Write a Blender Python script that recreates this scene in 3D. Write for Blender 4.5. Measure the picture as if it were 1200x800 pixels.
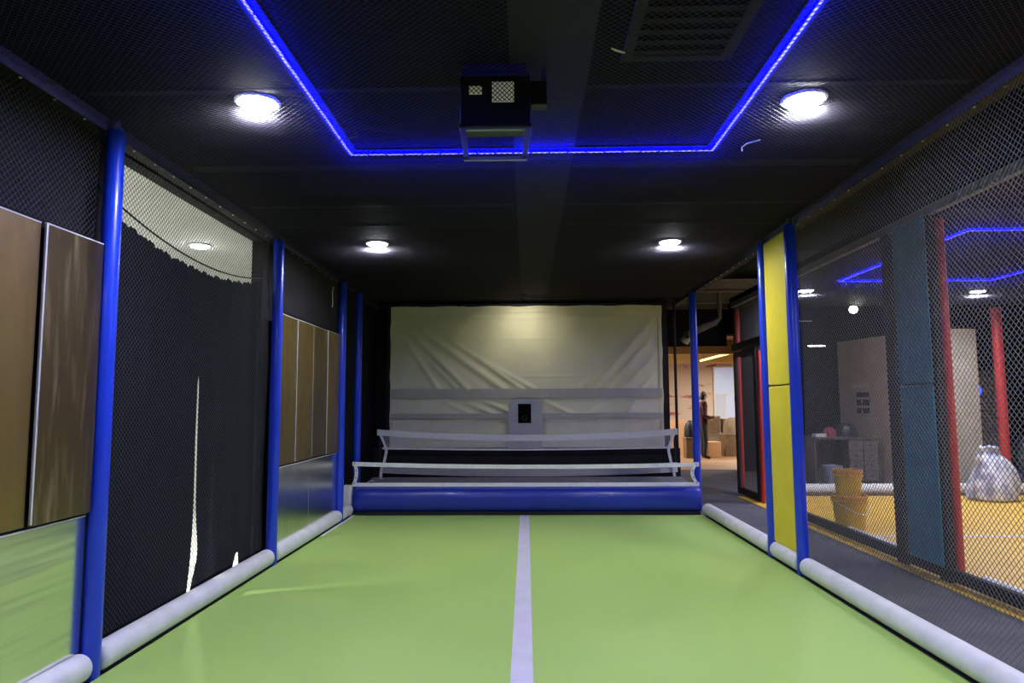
import bpy, bmesh, math, random
import numpy as np
from mathutils import Vector, Matrix
random.seed(7); np.random.seed(7)
for o in list(bpy.data.objects): bpy.data.objects.remove(o, do_unlink=True)
SC = bpy.context.scene; COL = SC.collection; PI = math.pi

# ------------------------------------------------------------------ camera, world, exposure
EYE = np.array([0, 0, 1.45])
FWD_VP = np.array([617-600, 474-400]); UP_VP = np.array([555-600, -8480-400])
FPX = math.sqrt(-(FWD_VP @ UP_VP))
_n = lambda v: v/np.linalg.norm(v)
_Y = _n(np.array([*FWD_VP, FPX])); _Z = _n(np.array([*UP_VP, FPX])); _X = np.cross(_Y, _Z)
ROT = np.stack([_X, _Y, _Z])                       # photo axes (right, down, forward) -> world
cam_d = bpy.data.cameras.new('camera'); cam = bpy.data.objects.new('camera', cam_d); COL.objects.link(cam)
cam_d.sensor_width = 36; cam_d.lens = FPX/1200*36; cam_d.clip_start = .02; cam_d.clip_end = 100
M4 = Matrix.Identity(4)
for i in range(3):
    M4[i][0] = ROT[i, 0]; M4[i][1] = -ROT[i, 1]; M4[i][2] = -ROT[i, 2]; M4[i][3] = EYE[i]
cam.matrix_world = M4
SC.camera = cam
def px(x, y, axis, val):
    """photo pixel -> point on the plane axis=val"""
    d = ROT @ np.array([x-600, y-400, FPX]); t = (val-EYE[axis])/d[axis]
    return EYE + t*d
w = bpy.data.worlds.new('world'); SC.world = w; w.use_nodes = True
w.node_tree.nodes['Background'].inputs[0].default_value = (.5, .55, .75, 1)
w.node_tree.nodes['Background'].inputs[1].default_value = .008
SC.view_settings.view_transform = 'Standard'; SC.view_settings.look = 'None'
SC.view_settings.exposure = 0.0; SC.view_settings.gamma = 1.0; SC.view_settings.use_curve_mapping = False
DOWN_W = 22.5      # watts of one court downlight

# ------------------------------------------------------------------ materials
def mat(name, col, rough=.5, metal=0., col2=None, nscale=4., nstretch=(1, 1, 1), ndetail=4., contrast=(.35, .65), bump=0., bscale=60., bstretch=None,
        emit=None, estr=0., coat=0., spec=.5, rough2=None, trans=0., sheen=0.):
    m = bpy.data.materials.new(name); m.use_nodes = True
    nt = m.node_tree; b = nt.nodes['Principled BSDF']
    b.inputs['Base Color'].default_value = (*col, 1); b.inputs['Roughness'].default_value = rough
    b.inputs['Metallic'].default_value = metal; b.inputs['Specular IOR Level'].default_value = spec
    b.inputs['Coat Weight'].default_value = coat; b.inputs['Transmission Weight'].default_value = trans
    b.inputs['Sheen Weight'].default_value = sheen
    if emit: b.inputs['Emission Color'].default_value = (*emit, 1); b.inputs['Emission Strength'].default_value = estr
    L = nt.links.new
    def noise(scale, stretch, detail):
        tc = nt.nodes.new('ShaderNodeTexCoord'); mp = nt.nodes.new('ShaderNodeMapping')
        mp.inputs['Scale'].default_value = stretch
        n = nt.nodes.new('ShaderNodeTexNoise'); n.inputs['Scale'].default_value = scale; n.inputs['Detail'].default_value = detail
        L(tc.outputs['Object'], mp.inputs[0]); L(mp.outputs[0], n.inputs['Vector']); return n
    if col2 or rough2 is not None:
        n = noise(nscale, nstretch, ndetail)
        r = nt.nodes.new('ShaderNodeMapRange'); r.inputs[1].default_value = contrast[0]; r.inputs[2].default_value = contrast[1]
        L(n.outputs['Fac'], r.inputs[0])
        if col2:
            mx = nt.nodes.new('ShaderNodeMix'); mx.data_type = 'RGBA'
            mx.inputs[6].default_value = (*col, 1); mx.inputs[7].default_value = (*col2, 1)
            L(r.outputs[0], mx.inputs[0]); L(mx.outputs[2], b.inputs['Base Color'])
        if rough2 is not None:
            r2 = nt.nodes.new('ShaderNodeMapRange'); r2.inputs[3].default_value = rough; r2.inputs[4].default_value = rough2
            L(r.outputs[0], r2.inputs[0]); L(r2.outputs[0], b.inputs['Roughness'])
    if bump:
        n = noise(bscale, bstretch or (1, 1, 1), 3.)
        bp = nt.nodes.new('ShaderNodeBump'); bp.inputs['Strength'].default_value = bump; bp.inputs['Distance'].default_value = .004
        L(n.outputs['Fac'], bp.inputs['Height']); L(bp.outputs[0], b.inputs['Normal'])
    return m
MT = dict(
    green=mat('green_vinyl', (.36, .545, .13), .46, col2=(.385, .57, .142), nscale=1.3, bump=.04, bscale=7, rough2=.56, spec=.28),
    line=mat('white_line_paint', (.66, .64, .74), .45, col2=(.6, .58, .66), nscale=6),
    carpet=mat('grey_carpet', (.105, .10, .122), .95, col2=(.075, .072, .09), nscale=2.5, bump=.3, bscale=220),
    yellowfloor=mat('yellow_court_vinyl', (.80, .50, .06), .45, col2=(.72, .43, .05), nscale=3),
    wood=mat('warm_floor_boards', (.40, .235, .12), .55, col2=(.33, .19, .09), nscale=3, nstretch=(.3, 3, 1)),
    black=mat('matt_black_paint', (.010, .010, .014), .75, col2=(.014, .014, .018), nscale=3, spec=.15),
    ceil=mat('black_ceiling_board', (.0075, .007, .012), .8, col2=(.0055, .005, .009), nscale=2.2, bump=.2, bscale=30, spec=.12),
    duct=mat('dull_grey_duct', (.032, .030, .036), .6, col2=(.024, .023, .027), nscale=5, spec=.2),
    batten=mat('charcoal_batten', (.020, .019, .024), .6, col2=(.014, .013, .017), nscale=8, spec=.15),
    steel_dark=mat('black_powder_coat', (.014, .014, .017), .65, col2=(.019, .019, .023), nscale=12, spec=.2),
    blue=mat('blue_padding_vinyl', (.008, .045, .66), .34, col2=(.007, .04, .6), nscale=5, coat=.25, bump=.05, bscale=25),
    bluebar=mat('blue_barrier_vinyl', (.01, .03, .36), .38, col2=(.009, .026, .31), nscale=4, coat=.2, bump=.12, bscale=9),
    red=mat('red_padding_vinyl', (.48, .022, .02), .5, col2=(.42, .02, .017), nscale=5),
    yellow=mat('yellow_padding_vinyl', (.80, .66, .04), .5, col2=(.74, .61, .036), nscale=4, bump=.05, bscale=20),
    teal=mat('teal_padding_vinyl', (.014, .21, .35), .5, col2=(.012, .185, .31), nscale=4),
    foam=mat('white_foam_vinyl', (.74, .74, .75), .5, col2=(.65, .65, .66), nscale=7, bump=.1, bscale=25),
    bronze=mat('bronze_metal_sheet', (.42, .30, .13), .34, 1., col2=(.32, .225, .09), nscale=3.2, nstretch=(1, 1.6, .35), rough2=.52, ndetail=6),
    bronze_worn=mat('scuffed_bronze_sheet', (.23, .17, .09), .36, 1., col2=(.42, .34, .21), nscale=7, nstretch=(1, 3, .35), rough2=.52, ndetail=8, contrast=(.5, .78)),
    steel=mat('brushed_steel_sheet', (.84, .85, .76), .22, 1., col2=(.74, .75, .67), nscale=3, nstretch=(1, 5, .3), rough2=.24),
    steel_h=mat('wiped_steel_sheet', (.86, .88, .82), .15, 1., col2=(.68, .70, .66), nscale=3, nstretch=(1, .25, 6), rough2=.26, contrast=(.45, .7)),
    steel_edge=mat('bright_steel_edge', (.72, .72, .72), .4, .35),
    net=mat('charcoal_netting_cord', (.055, .055, .064), .6, spec=.3),
    netr=mat('grey_netting_cord', (.10, .10, .113), .55, spec=.4),
    netc=mat('ceiling_netting_cord', (.030, .028, .042), .6, spec=.2),
    curtain=mat('black_curtain_cloth', (.014, .015, .02), .9, col2=(.017, .018, .024), nscale=3, bump=.15, bscale=120, spec=.05),
    rope=mat('black_rope', (.01, .01, .011), .8),
    pale=mat('pale_grey_plaster', (.62, .63, .58), .85, col2=(.56, .57, .53), nscale=3),
    canvas=mat('off_white_canvas', (.76, .74, .61), .85, col2=(.69, .675, .56), nscale=2.5, bump=.06, bscale=7),
    band=mat('grey_canvas_tape', (.45, .45, .46), .8, col2=(.41, .41, .42), nscale=10),
    pad=mat('lilac_grey_board', (.40, .41, .50), .6, col2=(.35, .36, .44), nscale=6),
    hole=mat('black_cavity', (.004, .004, .005), .8, spec=0.),
    tape=mat('white_net_tape', (.86, .86, .85), .7, col2=(.78, .78, .77), nscale=20, bump=.2, bscale=80),
    tapel=mat('lilac_white_net_tape', (.70, .70, .76), .7, col2=(.62, .62, .68), nscale=20, bump=.2, bscale=80),
    meshw=mat('white_fine_netting', (.85, .85, .92), .7),
    meshd=mat('dark_fine_netting', (.03, .03, .04), .7),
    tray=mat('charcoal_tray_cloth', (.17, .17, .20), .85, col2=(.13, .13, .16), nscale=5, bump=.2, bscale=40),
    plastic_black=mat('black_plastic', (.011, .011, .012), .4),
    alu=mat('dull_aluminium', (.35, .35, .38), .45, .6),
    lampring=mat('white_lamp_trim', (.7, .7, .7), .4),
    lampglow=mat('lamp_diffuser', (.9, .9, .9), .5, emit=(.95, .97, 1.), estr=210.),
    ledblue=mat('blue_led_sleeve', (.0, .0, .2), .4, emit=(.0, .0, 1.), estr=125.),
    ledreflect=mat('added_led_reflector', (.055, .055, .06), .7, spec=.1),  # for the added plates that catch the strip's blue glow
    ledcore=mat('led_overexposed_core', (.5, .5, .9), .4, emit=(.62, .56, 1.), estr=1.1),  # lilac emission stands in for the strip's overexposed middle
    lens=mat('pale_window_added_glow', (.6, .6, .5), .5, emit=(.8, .8, .62), estr=.16),  # faint emission put in for light reflected off the projector vents
    bucket=mat('yellow_bucket_plastic', (.66, .40, .035), .42, col2=(.58, .34, .03), nscale=6),
    bucketr=mat('orange_bucket_rim', (.66, .28, .05), .42),
    wire=mat('pale_handle_wire', (.6, .6, .55), .4, .5),
    bag=mat('white_woven_sack', (.66, .66, .72), .75, col2=(.30, .31, .44), nscale=7, contrast=(.45, .62), bump=.5, bscale=26),
    bagblack=mat('black_plastic_sack', (.02, .022, .028), .4, bump=.4, bscale=20),
    bluetarp=mat('navy_mat_vinyl', (.01, .015, .10), .5),
    brownboard=mat('brown_partition_board', (.46, .35, .26), .75, col2=(.40, .30, .22), nscale=4),
    creamboard=mat('cream_partition_board', (.40, .36, .29), .7, col2=(.35, .315, .255), nscale=4),
    ink=mat('dark_print', (.02, .018, .02), .7),
    inkw=mat('pale_print', (.5, .48, .46), .7),
    counter=mat('grey_brown_counter_board', (.10, .08, .075), .6, col2=(.08, .065, .06), nscale=5),
    drawer=mat('drawer_front_board', (.13, .105, .095), .55),
    maroon=mat('maroon_cloth', (.07, .015, .025), .85, col2=(.065, .013, .022), nscale=8),
    denim=mat('dark_trousers', (.025, .03, .035), .9),
    skin=mat('skin', (.42, .25, .18), .55), hair=mat('black_hair', (.012, .01, .009), .6),
    shoe=mat('dark_shoe', (.02, .02, .02), .5),
    card=mat('brown_cardboard', (.19, .125, .065), .85, col2=(.15, .10, .055), nscale=6, bump=.1, bscale=30),
    card2=mat('pale_cardboard', (.27, .20, .13), .85, col2=(.22, .165, .105), nscale=6),
    beam=mat('grey_roof_beam', (.16, .155, .155), .75, col2=(.12, .12, .12), nscale=4),
    brownceil=mat('brown_roof_panel', (.45, .26, .22), .7, col2=(.38, .22, .18), nscale=5),
    yellowbeam=mat('mustard_beam', (.55, .38, .14), .6),
    ledyellow=mat('warm_linear_tube', (.9, .8, .3), .5, emit=(1, .82, .3), estr=2.2),
    white=mat('white_enamel', (.7, .7, .68), .45),
    pink=mat('pink_cloth', (.30, .05, .08), .8),
    lilac=mat('lilac_plastic', (.32, .32, .42), .5),
    bluelamp=mat('blue_indicator', (.05, .1, .5), .4, emit=(.03, .08, 1.), estr=2.),
    spot=mat('spot_lamp_glow', (.9, .9, .9), .4, emit=(1, .93, .86), estr=18.),
    board=mat('orange_board', (.70, .42, .22), .75, col2=(.62, .36, .18), nscale=4),  # orange board colour with slight mottling
    glass=mat('pale_blue_window_glass', (.40, .46, .60), .3, emit=(.55, .66, .92), estr=.34),
    glass2=mat('grey_blue_window_glass', (.42, .47, .55), .3, emit=(.40, .46, .56), estr=.32),
)
def far_wall_mat():     # cream sheeting printed with slanting red strokes
    m = mat('cream_sheet_red_print', (.62, .50, .40), .7)
    nt = m.node_tree; L = nt.links.new; b = nt.nodes['Principled BSDF']
    tc = nt.nodes.new('ShaderNodeTexCoord'); mp = nt.nodes.new('ShaderNodeMapping'); mp.inputs['Scale'].default_value = (.9, 1, 3.2); mp.inputs['Rotation'].default_value = (0, -.32, 0)
    n = nt.nodes.new('ShaderNodeTexNoise'); n.inputs['Scale'].default_value = 2.1; n.inputs['Detail'].default_value = 3
    r = nt.nodes.new('ShaderNodeMapRange'); r.inputs[1].default_value = .60; r.inputs[2].default_value = .66
    mx = nt.nodes.new('ShaderNodeMix'); mx.data_type = 'RGBA'; mx.inputs[6].default_value = (.64, .53, .43, 1); mx.inputs[7].default_value = (.36, .10, .08, 1)
    L(tc.outputs['Object'], mp.inputs[0]); L(mp.outputs[0], n.inputs['Vector']); L(n.outputs['Fac'], r.inputs[0]); L(r.outputs[0], mx.inputs[0]); L(mx.outputs[2], b.inputs['Base Color'])
    return m
MT['sheet'] = far_wall_mat()

# ------------------------------------------------------------------ mesh helpers
class MB:
    def __init__(s): s.v = []; s.f = []
    def add(s, vs, fs):
        o = len(s.v); s.v += [tuple(map(float, p)) for p in vs]; s.f += [tuple(i+o for i in f) for f in fs]; return s
    def box(s, x0, x1, y0, y1, z0, z1, bev=0.):
        if bev <= 0:
            return s.add([(x, y, z) for z in (z0, z1) for y in (y0, y1) for x in (x0, x1)],
                         [(0, 2, 3, 1), (4, 5, 7, 6), (0, 1, 5, 4), (2, 6, 7, 3), (0, 4, 6, 2), (1, 3, 7, 5)])
        bm = bmesh.new(); bmesh.ops.create_cube(bm, size=1)
        for v in bm.verts: v.co = Vector(((x0+x1)/2+v.co.x*(x1-x0), (y0+y1)/2+v.co.y*(y1-y0), (z0+z1)/2+v.co.z*(z1-z0)))
        bmesh.ops.bevel(bm, geom=bm.edges[:], offset=bev, segments=2, profile=.5, affect='EDGES')
        bm.verts.index_update(); s.add([v.co for v in bm.verts], [[v.index for v in f.verts] for f in bm.faces]); bm.free(); return s
    def tube(s, pts, r, n=8, caps=True):
        pts = [Vector(p) for p in pts]; rs = r if hasattr(r, '__len__') else [r]*len(pts); o = len(s.v); prev = None
        for i, p in enumerate(pts):
            t = (pts[min(i+1, len(pts)-1)]-pts[max(i-1, 0)]).normalized()
            if prev is None: a = t.orthogonal().normalized()
            else: a = (prev-t*prev.dot(t)).normalized()
            prev = a; b = t.cross(a)
            for k in range(n):
                q = p+(a*math.cos(2*PI*k/n)+b*math.sin(2*PI*k/n))*rs[i]; s.v.append(tuple(q))
        for i in range(len(pts)-1):
            for k in range(n):
                s.f.append((o+i*n+k, o+i*n+(k+1) % n, o+(i+1)*n+(k+1) % n, o+(i+1)*n+k))
        if caps: s.f.append(tuple(o+k for k in reversed(range(n)))); s.f.append(tuple(o+(len(pts)-1)*n+k for k in range(n)))
        return s
    def lathe(s, prof, n=24, c=(0, 0, 0), close=True):
        o = len(s.v)
        for r, z in prof:
            for k in range(n): s.v.append((c[0]+r*math.cos(2*PI*k/n), c[1]+r*math.sin(2*PI*k/n), c[2]+z))
        for i in range(len(prof)-1):
            for k in range(n): s.f.append((o+i*n+k, o+i*n+(k+1) % n, o+(i+1)*n+(k+1) % n, o+(i+1)*n+k))
        if close: s.f.append(tuple(o+k for k in reversed(range(n)))); s.f.append(tuple(o+(len(prof)-1)*n+k for k in range(n)))
        return s
    def grid(s, fn, nu, nv):
        o = len(s.v)
        for j in range(nv+1):
            for i in range(nu+1): s.v.append(tuple(map(float, fn(i/nu, j/nv))))
        for j in range(nv):
            for i in range(nu):
                a = o+j*(nu+1)+i; s.f.append((a, a+1, a+nu+2, a+nu+1))
        return s
    def sheet(s, fn, nu, nv, th, d):        # a grid with thickness th along direction d
        g = MB().grid(fn, nu, nv); d = Vector(d)*th; n = len(g.v); o = len(s.v)
        s.v += g.v + [tuple(Vector(p)+d) for p in g.v]
        s.f += [tuple(o+i for i in f) for f in g.f] + [tuple(o+n+i for i in reversed(f)) for f in g.f]
        W = nu+1; ring = list(range(nu+1)) + [W*j+nu for j in range(1, nv+1)] + [W*nv+i for i in range(nu-1, -1, -1)] + [W*j for j in range(nv-1, 0, -1)]
        for a, b in zip(ring, ring[1:]+ring[:1]): s.f.append((o+b, o+a, o+n+a, o+n+b))
        return s
    def prism(s, poly, h0, h1, axis=1):     # polygon in the two other axes extruded along axis
        def P(a, b, h): q = [a, b]; q.insert(axis, h); return tuple(q)
        n = len(poly)
        return s.add([P(a, b, h0) for a, b in poly]+[P(a, b, h1) for a, b in poly],
                     [tuple(range(n)), tuple(reversed(range(n, 2*n)))]+[(i, n+i, n+(i+1) % n, (i+1) % n) for i in range(n)])
def mesh(name, mb, smooth=21):
    me = bpy.data.meshes.new(name); me.from_pydata(mb.v, [], mb.f)
    bm = bmesh.new(); bm.from_mesh(me); bmesh.ops.recalc_face_normals(bm, faces=bm.faces[:]); bm.to_mesh(me); bm.free()
    if smooth:
        me.polygons.foreach_set('use_smooth', [True]*len(me.polygons)); me.set_sharp_from_angle(angle=math.radians(smooth))
    return me
def obj(name, mb, m, parent=None, loc=(0, 0, 0), smooth=21):
    me = mb if isinstance(mb, bpy.types.Mesh) else mesh(name, mb, smooth)
    if not me.materials: me.materials.append(MT[m] if isinstance(m, str) else m)
    o = bpy.data.objects.new(name, me); COL.objects.link(o); o.location = loc
    if parent: o.parent = parent
    return o
def tag(o, label, cat, group=None, kind=None):
    if label: o['label'] = label
    if cat: o['category'] = cat
    if group: o['group'] = group
    if kind: o['kind'] = kind
    return o
def thing(name, label, cat, loc=(0, 0, 0), rz=0, group=None):
    o = bpy.data.objects.new(name, None); COL.objects.link(o); o.location = loc; o.rotation_euler = (0, 0, rz); o.empty_display_size = .1
    return tag(o, label, cat, group)
def struct(name, mb, m, smooth=21):
    o = obj(name, mb, m, smooth=smooth); o['kind'] = 'structure'; return o
def light(name, kind, parent, loc, power, col=(1, 1, 1), size=.1, spread=PI, rot=(0, 0, 0)):
    l = bpy.data.lights.new(name, kind); l.energy = power; l.color = col
    if kind == 'AREA': l.shape = 'DISK'; l.size = size; l.spread = spread
    o = bpy.data.objects.new(name, l); COL.objects.link(o); o.location = loc; o.rotation_euler = rot
    if parent: o.parent = parent
    return o
def strands(u0, u1, v0, v1, d, r, mapf, normal, diag=True, seg=.14, wob=.0):
    """netting: two crossing families of thin three-sided cords over a rectangle, mapped by mapf(u, v, offset)"""
    V = []; F = []; nrm = np.array(normal, float); base = 0
    lines = []
    if diag:
        st = d*math.sqrt(2)
        c = math.ceil((u0-v1)/st)*st
        while c < u1-v0:                       # u - v = c
            a = max(u0, c+v0); b = min(u1, c+v1)
            if b-a > .005: lines.append((a, a-c, b, b-c))
            c += st
        c = math.ceil((u0+v0)/st)*st
        while c < u1+v1:                       # u + v = c
            a = max(u0, c-v1); b = min(u1, c-v0)
            if b-a > .005: lines.append((a, c-a, b, c-b))
            c += st
    else:
        for k in range(int((u1-u0)/d)+1): lines.append((u0+k*d, v0, u0+k*d, v1))
        for k in range(int((v1-v0)/d)+1): lines.append((u0, v0+k*d, u1, v0+k*d))
    for a, b, c, e in lines:
        n = max(1, int(math.hypot(c-a, e-b)/seg)); t = np.linspace(0, 1, n+1)
        P = mapf(a+(c-a)*t, b+(e-b)*t)
        T = np.gradient(P, axis=0); T /= np.linalg.norm(T, axis=1, keepdims=True)+1e-12
        B = np.cross(T, nrm); B /= np.linalg.norm(B, axis=1, keepdims=True)+1e-12
        R = np.stack([P+r*(math.cos(q)*nrm+math.sin(q)*B) for q in (0, 2*PI/3, 4*PI/3)], 1).reshape(-1, 3)
        V.append(R); i = np.arange(n)*3+base
        for k in range(3):
            k2 = (k+1) % 3; F.append(np.stack([i+k, i+k2, i+3+k2, i+3+k], 1))
        base += len(R)
    V = np.concatenate(V); F = np.concatenate(F)
    me = bpy.data.meshes.new('netting'); me.from_pydata(V.tolist(), [], F.tolist())
    me.polygons.foreach_set('use_smooth', [True]*len(me.polygons)); return me
def copy_tree(o, loc, label=None, parent=None):
    c = o.copy(); COL.objects.link(c); c.parent = parent
    if loc is not None: c.location = loc
    if label: c['label'] = label
    for ch in o.children: copy_tree(ch, None, None, c)
    return c

# ================================================================== SETTING
CZ = 3.10       # court ceiling
struct('floor', MB().box(-8, 14, -3, 24, -.1, 0), 'carpet')
struct('floor_hall', MB().box(2.4, 14, 15.5, 24, 0, .006), 'wood')
struct('ceiling', MB().box(-2.5, 2.48, -3, 11.5, CZ, CZ+.1), 'ceil')
struct('ceiling_hall', MB().box(-8, 14, -3, 24, 4.1, 4.2), 'ceil')
struct('ceiling_neighbour', MB().box(3.42, 12, -3, 11.6, CZ, CZ+.1), 'ceil')
struct('ceiling_storeroom', MB().box(-7, -2.58, 2, 10, CZ, CZ+.1), 'pale')
wl = MB()
wl.box(-2.58, -2.48, -3, 4.1, 0, CZ); wl.box(-2.58, -2.48, 6.38, 11.5, 0, CZ); wl.box(-2.58, -2.48, 4.1, 6.38, 3.0, CZ)
struct('wall_left', wl, 'black')
struct('floor_storeroom', MB().box(-7, -2.58, 2, 10, 0, .006), 'pale')  # pale floor added to bounce light onto the storeroom ceiling
struct('wall_back', MB().box(-2.5, 2.32, 11.32, 11.5, 0, CZ), 'black')
struct('wall_rear', MB().box(-8, 14, -3.1, -3, 0, 4.1), 'black')
struct('wall_storeroom', MB().box(-7.1, -7, 2, 10, 0, CZ).box(-7, -2.58, 1.9, 2, 0, CZ).box(-7, -2.58, 10, 10.1, 0, CZ), 'pale')
struct('wall_right', MB().box(14, 14.1, -3, 24, 0, 4.1), 'black')
struct('wall_far', MB().box(-8, 2.4, 24, 24.1, 0, 4.1).box(2.4, 9, 24, 24.1, 3.0, 4.1).box(9, 14, 24, 24.1, 0, 4.1), 'black')
struct('wall_far_cream', MB().box(2.4, 9, 24, 24.1, 0, 3.0), 'sheet')
struct('wall_hall', MB().box(4.60, 14, 15.3, 15.4, 0, 4.1), 'black')
struct('wall_added_bulkhead', MB().box(2.4, 4.60, 15.9, 16.0, px(830, 405.5, 1, 15.9)[2], 4.1), 'black')  # black soffit added to keep far room light off the roof beams
struct('ceiling_far', MB().box(2.4, 9, 16.0, 24, 3.0, 3.05), 'brownceil')
struct('wall_far_side', MB().box(2.3, 2.4, 15.3, 24, 0, 3.05).box(9, 9.1, 15.4, 24, 0, 3.05), 'pale')

# court mat with its centre line
cm = thing('court_mat', 'green vinyl playing mat with a white centre line in the netted bay', 'mat', (0, 0, 0))
obj('mat_surface', MB().box(-2.3, 2.28, -2.5, 9.22, 0, .012, .004), 'green', cm)
cl = obj('centre_line', MB().box(-.095, .025, -2.5, 9.2, .012, .0145), 'line', cm)
tag(cl, 'white painted centre line', None)
ym = thing('court_mat', 'yellow vinyl court mat beyond the grey carpet aisle', 'mat', (0, 0, 0))
obj('mat_surface', MB().box(3.28, 11, -2.5, 11.05, 0, .012, .004), 'yellowfloor', ym)
obj('cross_line', MB().box(3.6, 11, 7.7, 7.78, .012, .0145), 'line', ym)
tag(obj('end_board', MB().box(3.6, 11, 11.06, 11.09, 0, .05), 'card'), 'low brown board along the far end of the yellow court', 'board')
tag(obj('edge_strip', MB().box(-2.285, -2.255, 7.75, 9.2, .0146, .021, .002), 'tape'), 'thin white strip along the green mat below the far steel panels', 'strip')

# ================================================================== CEILING FITTINGS
dc = thing('ceiling_duct', 'flat grey duct running along the middle of the black ceiling', 'duct')
for y0, y1 in ((1.2, 3.62), (3.63, 5.9), (5.91, 8.3), (8.31, 10.3)):
    obj('duct_section', MB().box(-.07, .32, y0, y1, CZ-.004, CZ, .001), 'duct', dc)
for y in (3.625, 5.905, 8.305): obj('joint_flange', MB().box(-.075, .325, y-.015, y+.015, CZ-.0045, CZ, .001), 'duct', dc)
for y, wd, lab in ((3.48, .05, 'charcoal ceiling batten crossing beside the projector box'), (4.66, .12, 'wide charcoal ceiling batten just past the blue light strip'),
                   (5.60, .06, 'charcoal ceiling batten halfway between blue light strip and far downlights'), (6.25, .04, 'slim charcoal ceiling batten just before the far downlights')):
    tag(obj('ceiling_batten', MB().box(-2.3, -.078, y-wd/2, y+wd/2, CZ-.004, CZ, .001).box(.328, 2.3, y-wd/2, y+wd/2, CZ-.004, CZ, .001), 'batten'), lab, 'batten')
vt = thing('ceiling_vent', 'dark rectangular air vent frame set in the black ceiling', 'vent', (.72, 2.75, CZ))
for a in ((-.26, .26, -.46, -.41), (-.26, .26, .39, .44), (-.26, -.21, -.41, .39), (.21, .26, -.41, .39)):
    obj('frame_bar', MB().box(*a, -.02, 0, .004), 'duct', vt)
for k in range(9): obj('slat', MB().box(-.21, .21, -.37+k*.09, -.33+k*.09, -.012, 0), 'batten', vt)

def downlight(x, y, label, power, z=CZ, r=.10, group=None, col=(.93, .95, 1.)):
    t = thing('downlight', label, 'ceiling light', (x, y, z), group=group)
    obj('trim_ring', MB().lathe([(r+.02, 0), (r+.02, -.012), (r+.008, -.016), (r, -.014), (r, 0)], 28), 'lampring', t)
    obj('diffuser', MB().lathe([(r, -.006), (r*.98, -.018), (r*.85, -.028), (r*.5, -.034), (.001, -.036)], 28), 'lampglow', t)
    light('lamp_light', 'AREA', t, (0, 0, -.042), power, col, 2*r*.95, 2.85)
    return t
for x, y, lab in ((-1.45, 3.60, 'round white downlight beside the blue strip, on the metal panel side'), (1.52, 3.66, 'round white downlight beside the blue strip, on the netted aisle side'),
                  (-1.51, 6.9, 'round white downlight over the far court, on the metal panel side'), (1.47, 6.95, 'round white downlight over the far court, on the netted aisle side'),
                  (-1.45, .35, 'round white downlight over the near court end, on the metal panel side'), (1.5, .38, 'round white downlight over the near court end, on the netted aisle side')):
    downlight(x, y, lab, DOWN_W)
downlight(-3.34, 6.92, 'round downlight in the pale ceiling of the room behind the curtain', 165., r=.09, col=(1, .99, .95))
downlight(-4.9, 4.2, 'added unseen downlight brightening the room behind the curtain', 165., r=.09, col=(1, .99, .95))  # lamp added out of view to brighten the storeroom
for x, y, lab, p in ((4.1, 10.1, 'downlight over the yellow court, beside the open cage door', 40), (6.7, 10.3, 'downlight over the yellow court, above the white sack', 75),
                     (6.7, 6.9, 'downlight over the middle of the yellow court', 82), (4.6, 3.4, 'downlight over the near part of the yellow court', 68), (7.2, 3.4, 'downlight over the near far-side of the yellow court', 68)):
    downlight(x, y, lab, p)

def led_rect(x0, x1, y0, y1, label, z=CZ-.016):
    t = thing('led_strip', label, 'light strip', (0, 0, 0))
    hw = .011
    segs = [(x0-hw, x1+hw, y1-hw, y1+hw), (x0-hw, x1+hw, y0-hw, y0+hw), (x0-hw, x0+hw, y0, y1), (x1-hw, x1+hw, y0, y1)]
    for i, (a, b, c, d) in enumerate(segs):
        s = obj('led_sleeve', MB().box(a, b, c, d, z-.008, z+.008, .003), 'ledblue', t)
        obj('added_glow_plate', MB().box(a-.03, b+.03, c-(.03 if i < 2 else -.042), d+(.03 if i < 2 else -.042), CZ-.0065, CZ-.0045), 'ledreflect', s)  # plate added beside the strip to show a blue glow band
        core = MB()
        along_x = i < 2; L0, L1 = (a, b) if along_x else (c, d); k = L0+.01
        while k < L1-.02:
            e = min(k+.105, L1-.01); jit = random.uniform(-.002, .002)
            if along_x: core.box(k, e, (c+d)/2-.0055+jit, (c+d)/2+.0055+jit, z-.0105, z-.0075)
            else: core.box((a+b)/2-.0055+jit, (a+b)/2+.0055+jit, k, e, z-.0105, z-.0075)
            k += .118
        obj('overexposed_core', core, 'ledcore', s, smooth=0)
    return t
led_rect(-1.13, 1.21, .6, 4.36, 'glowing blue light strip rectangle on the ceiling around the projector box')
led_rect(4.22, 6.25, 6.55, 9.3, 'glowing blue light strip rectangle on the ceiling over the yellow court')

# projector box
pj = thing('projector_box', 'black projector box hanging from the ceiling with a grey metal frame below', 'projector', (-.14, 3.2, 2.61))
zb = .165; zt = .44
obj('housing', MB().box(-.17, .17, 0, .11, zb, zt, .008), 'plastic_black', pj)
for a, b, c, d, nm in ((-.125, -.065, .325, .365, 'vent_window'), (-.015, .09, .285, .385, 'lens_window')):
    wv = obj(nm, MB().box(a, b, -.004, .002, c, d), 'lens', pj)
    me = strands(a, b, c, d, .016, .0022, lambda u, v: np.stack([u, u*0-.007, v], -1), (0, 1, 0))
    obj('grille', me, 'hole', wv)
obj('shroud_lip', MB().box(-.175, .175, -.012, .115, zb-.006, zb+.012, .003), 'plastic_black', pj)
for nm, b in (('frame_bar', (-.172, .172, 0, .02, zb-.016, zb)), ('frame_bar', (-.15, .15, 0, .02, .0, .018))): obj(nm, MB().box(*b, .002), 'alu', pj)
for s in (-1, 1): obj('frame_bar', MB().prism([(s*.172, zb-.01), (s*.142, zb-.01), (s*.125, .004), (s*.15, .004)], 0, .02, 1), 'alu', pj)
obj('side_bracket', MB().box(.17, .25, .02, .09, .28, .40, .006), 'plastic_black', pj)
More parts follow.
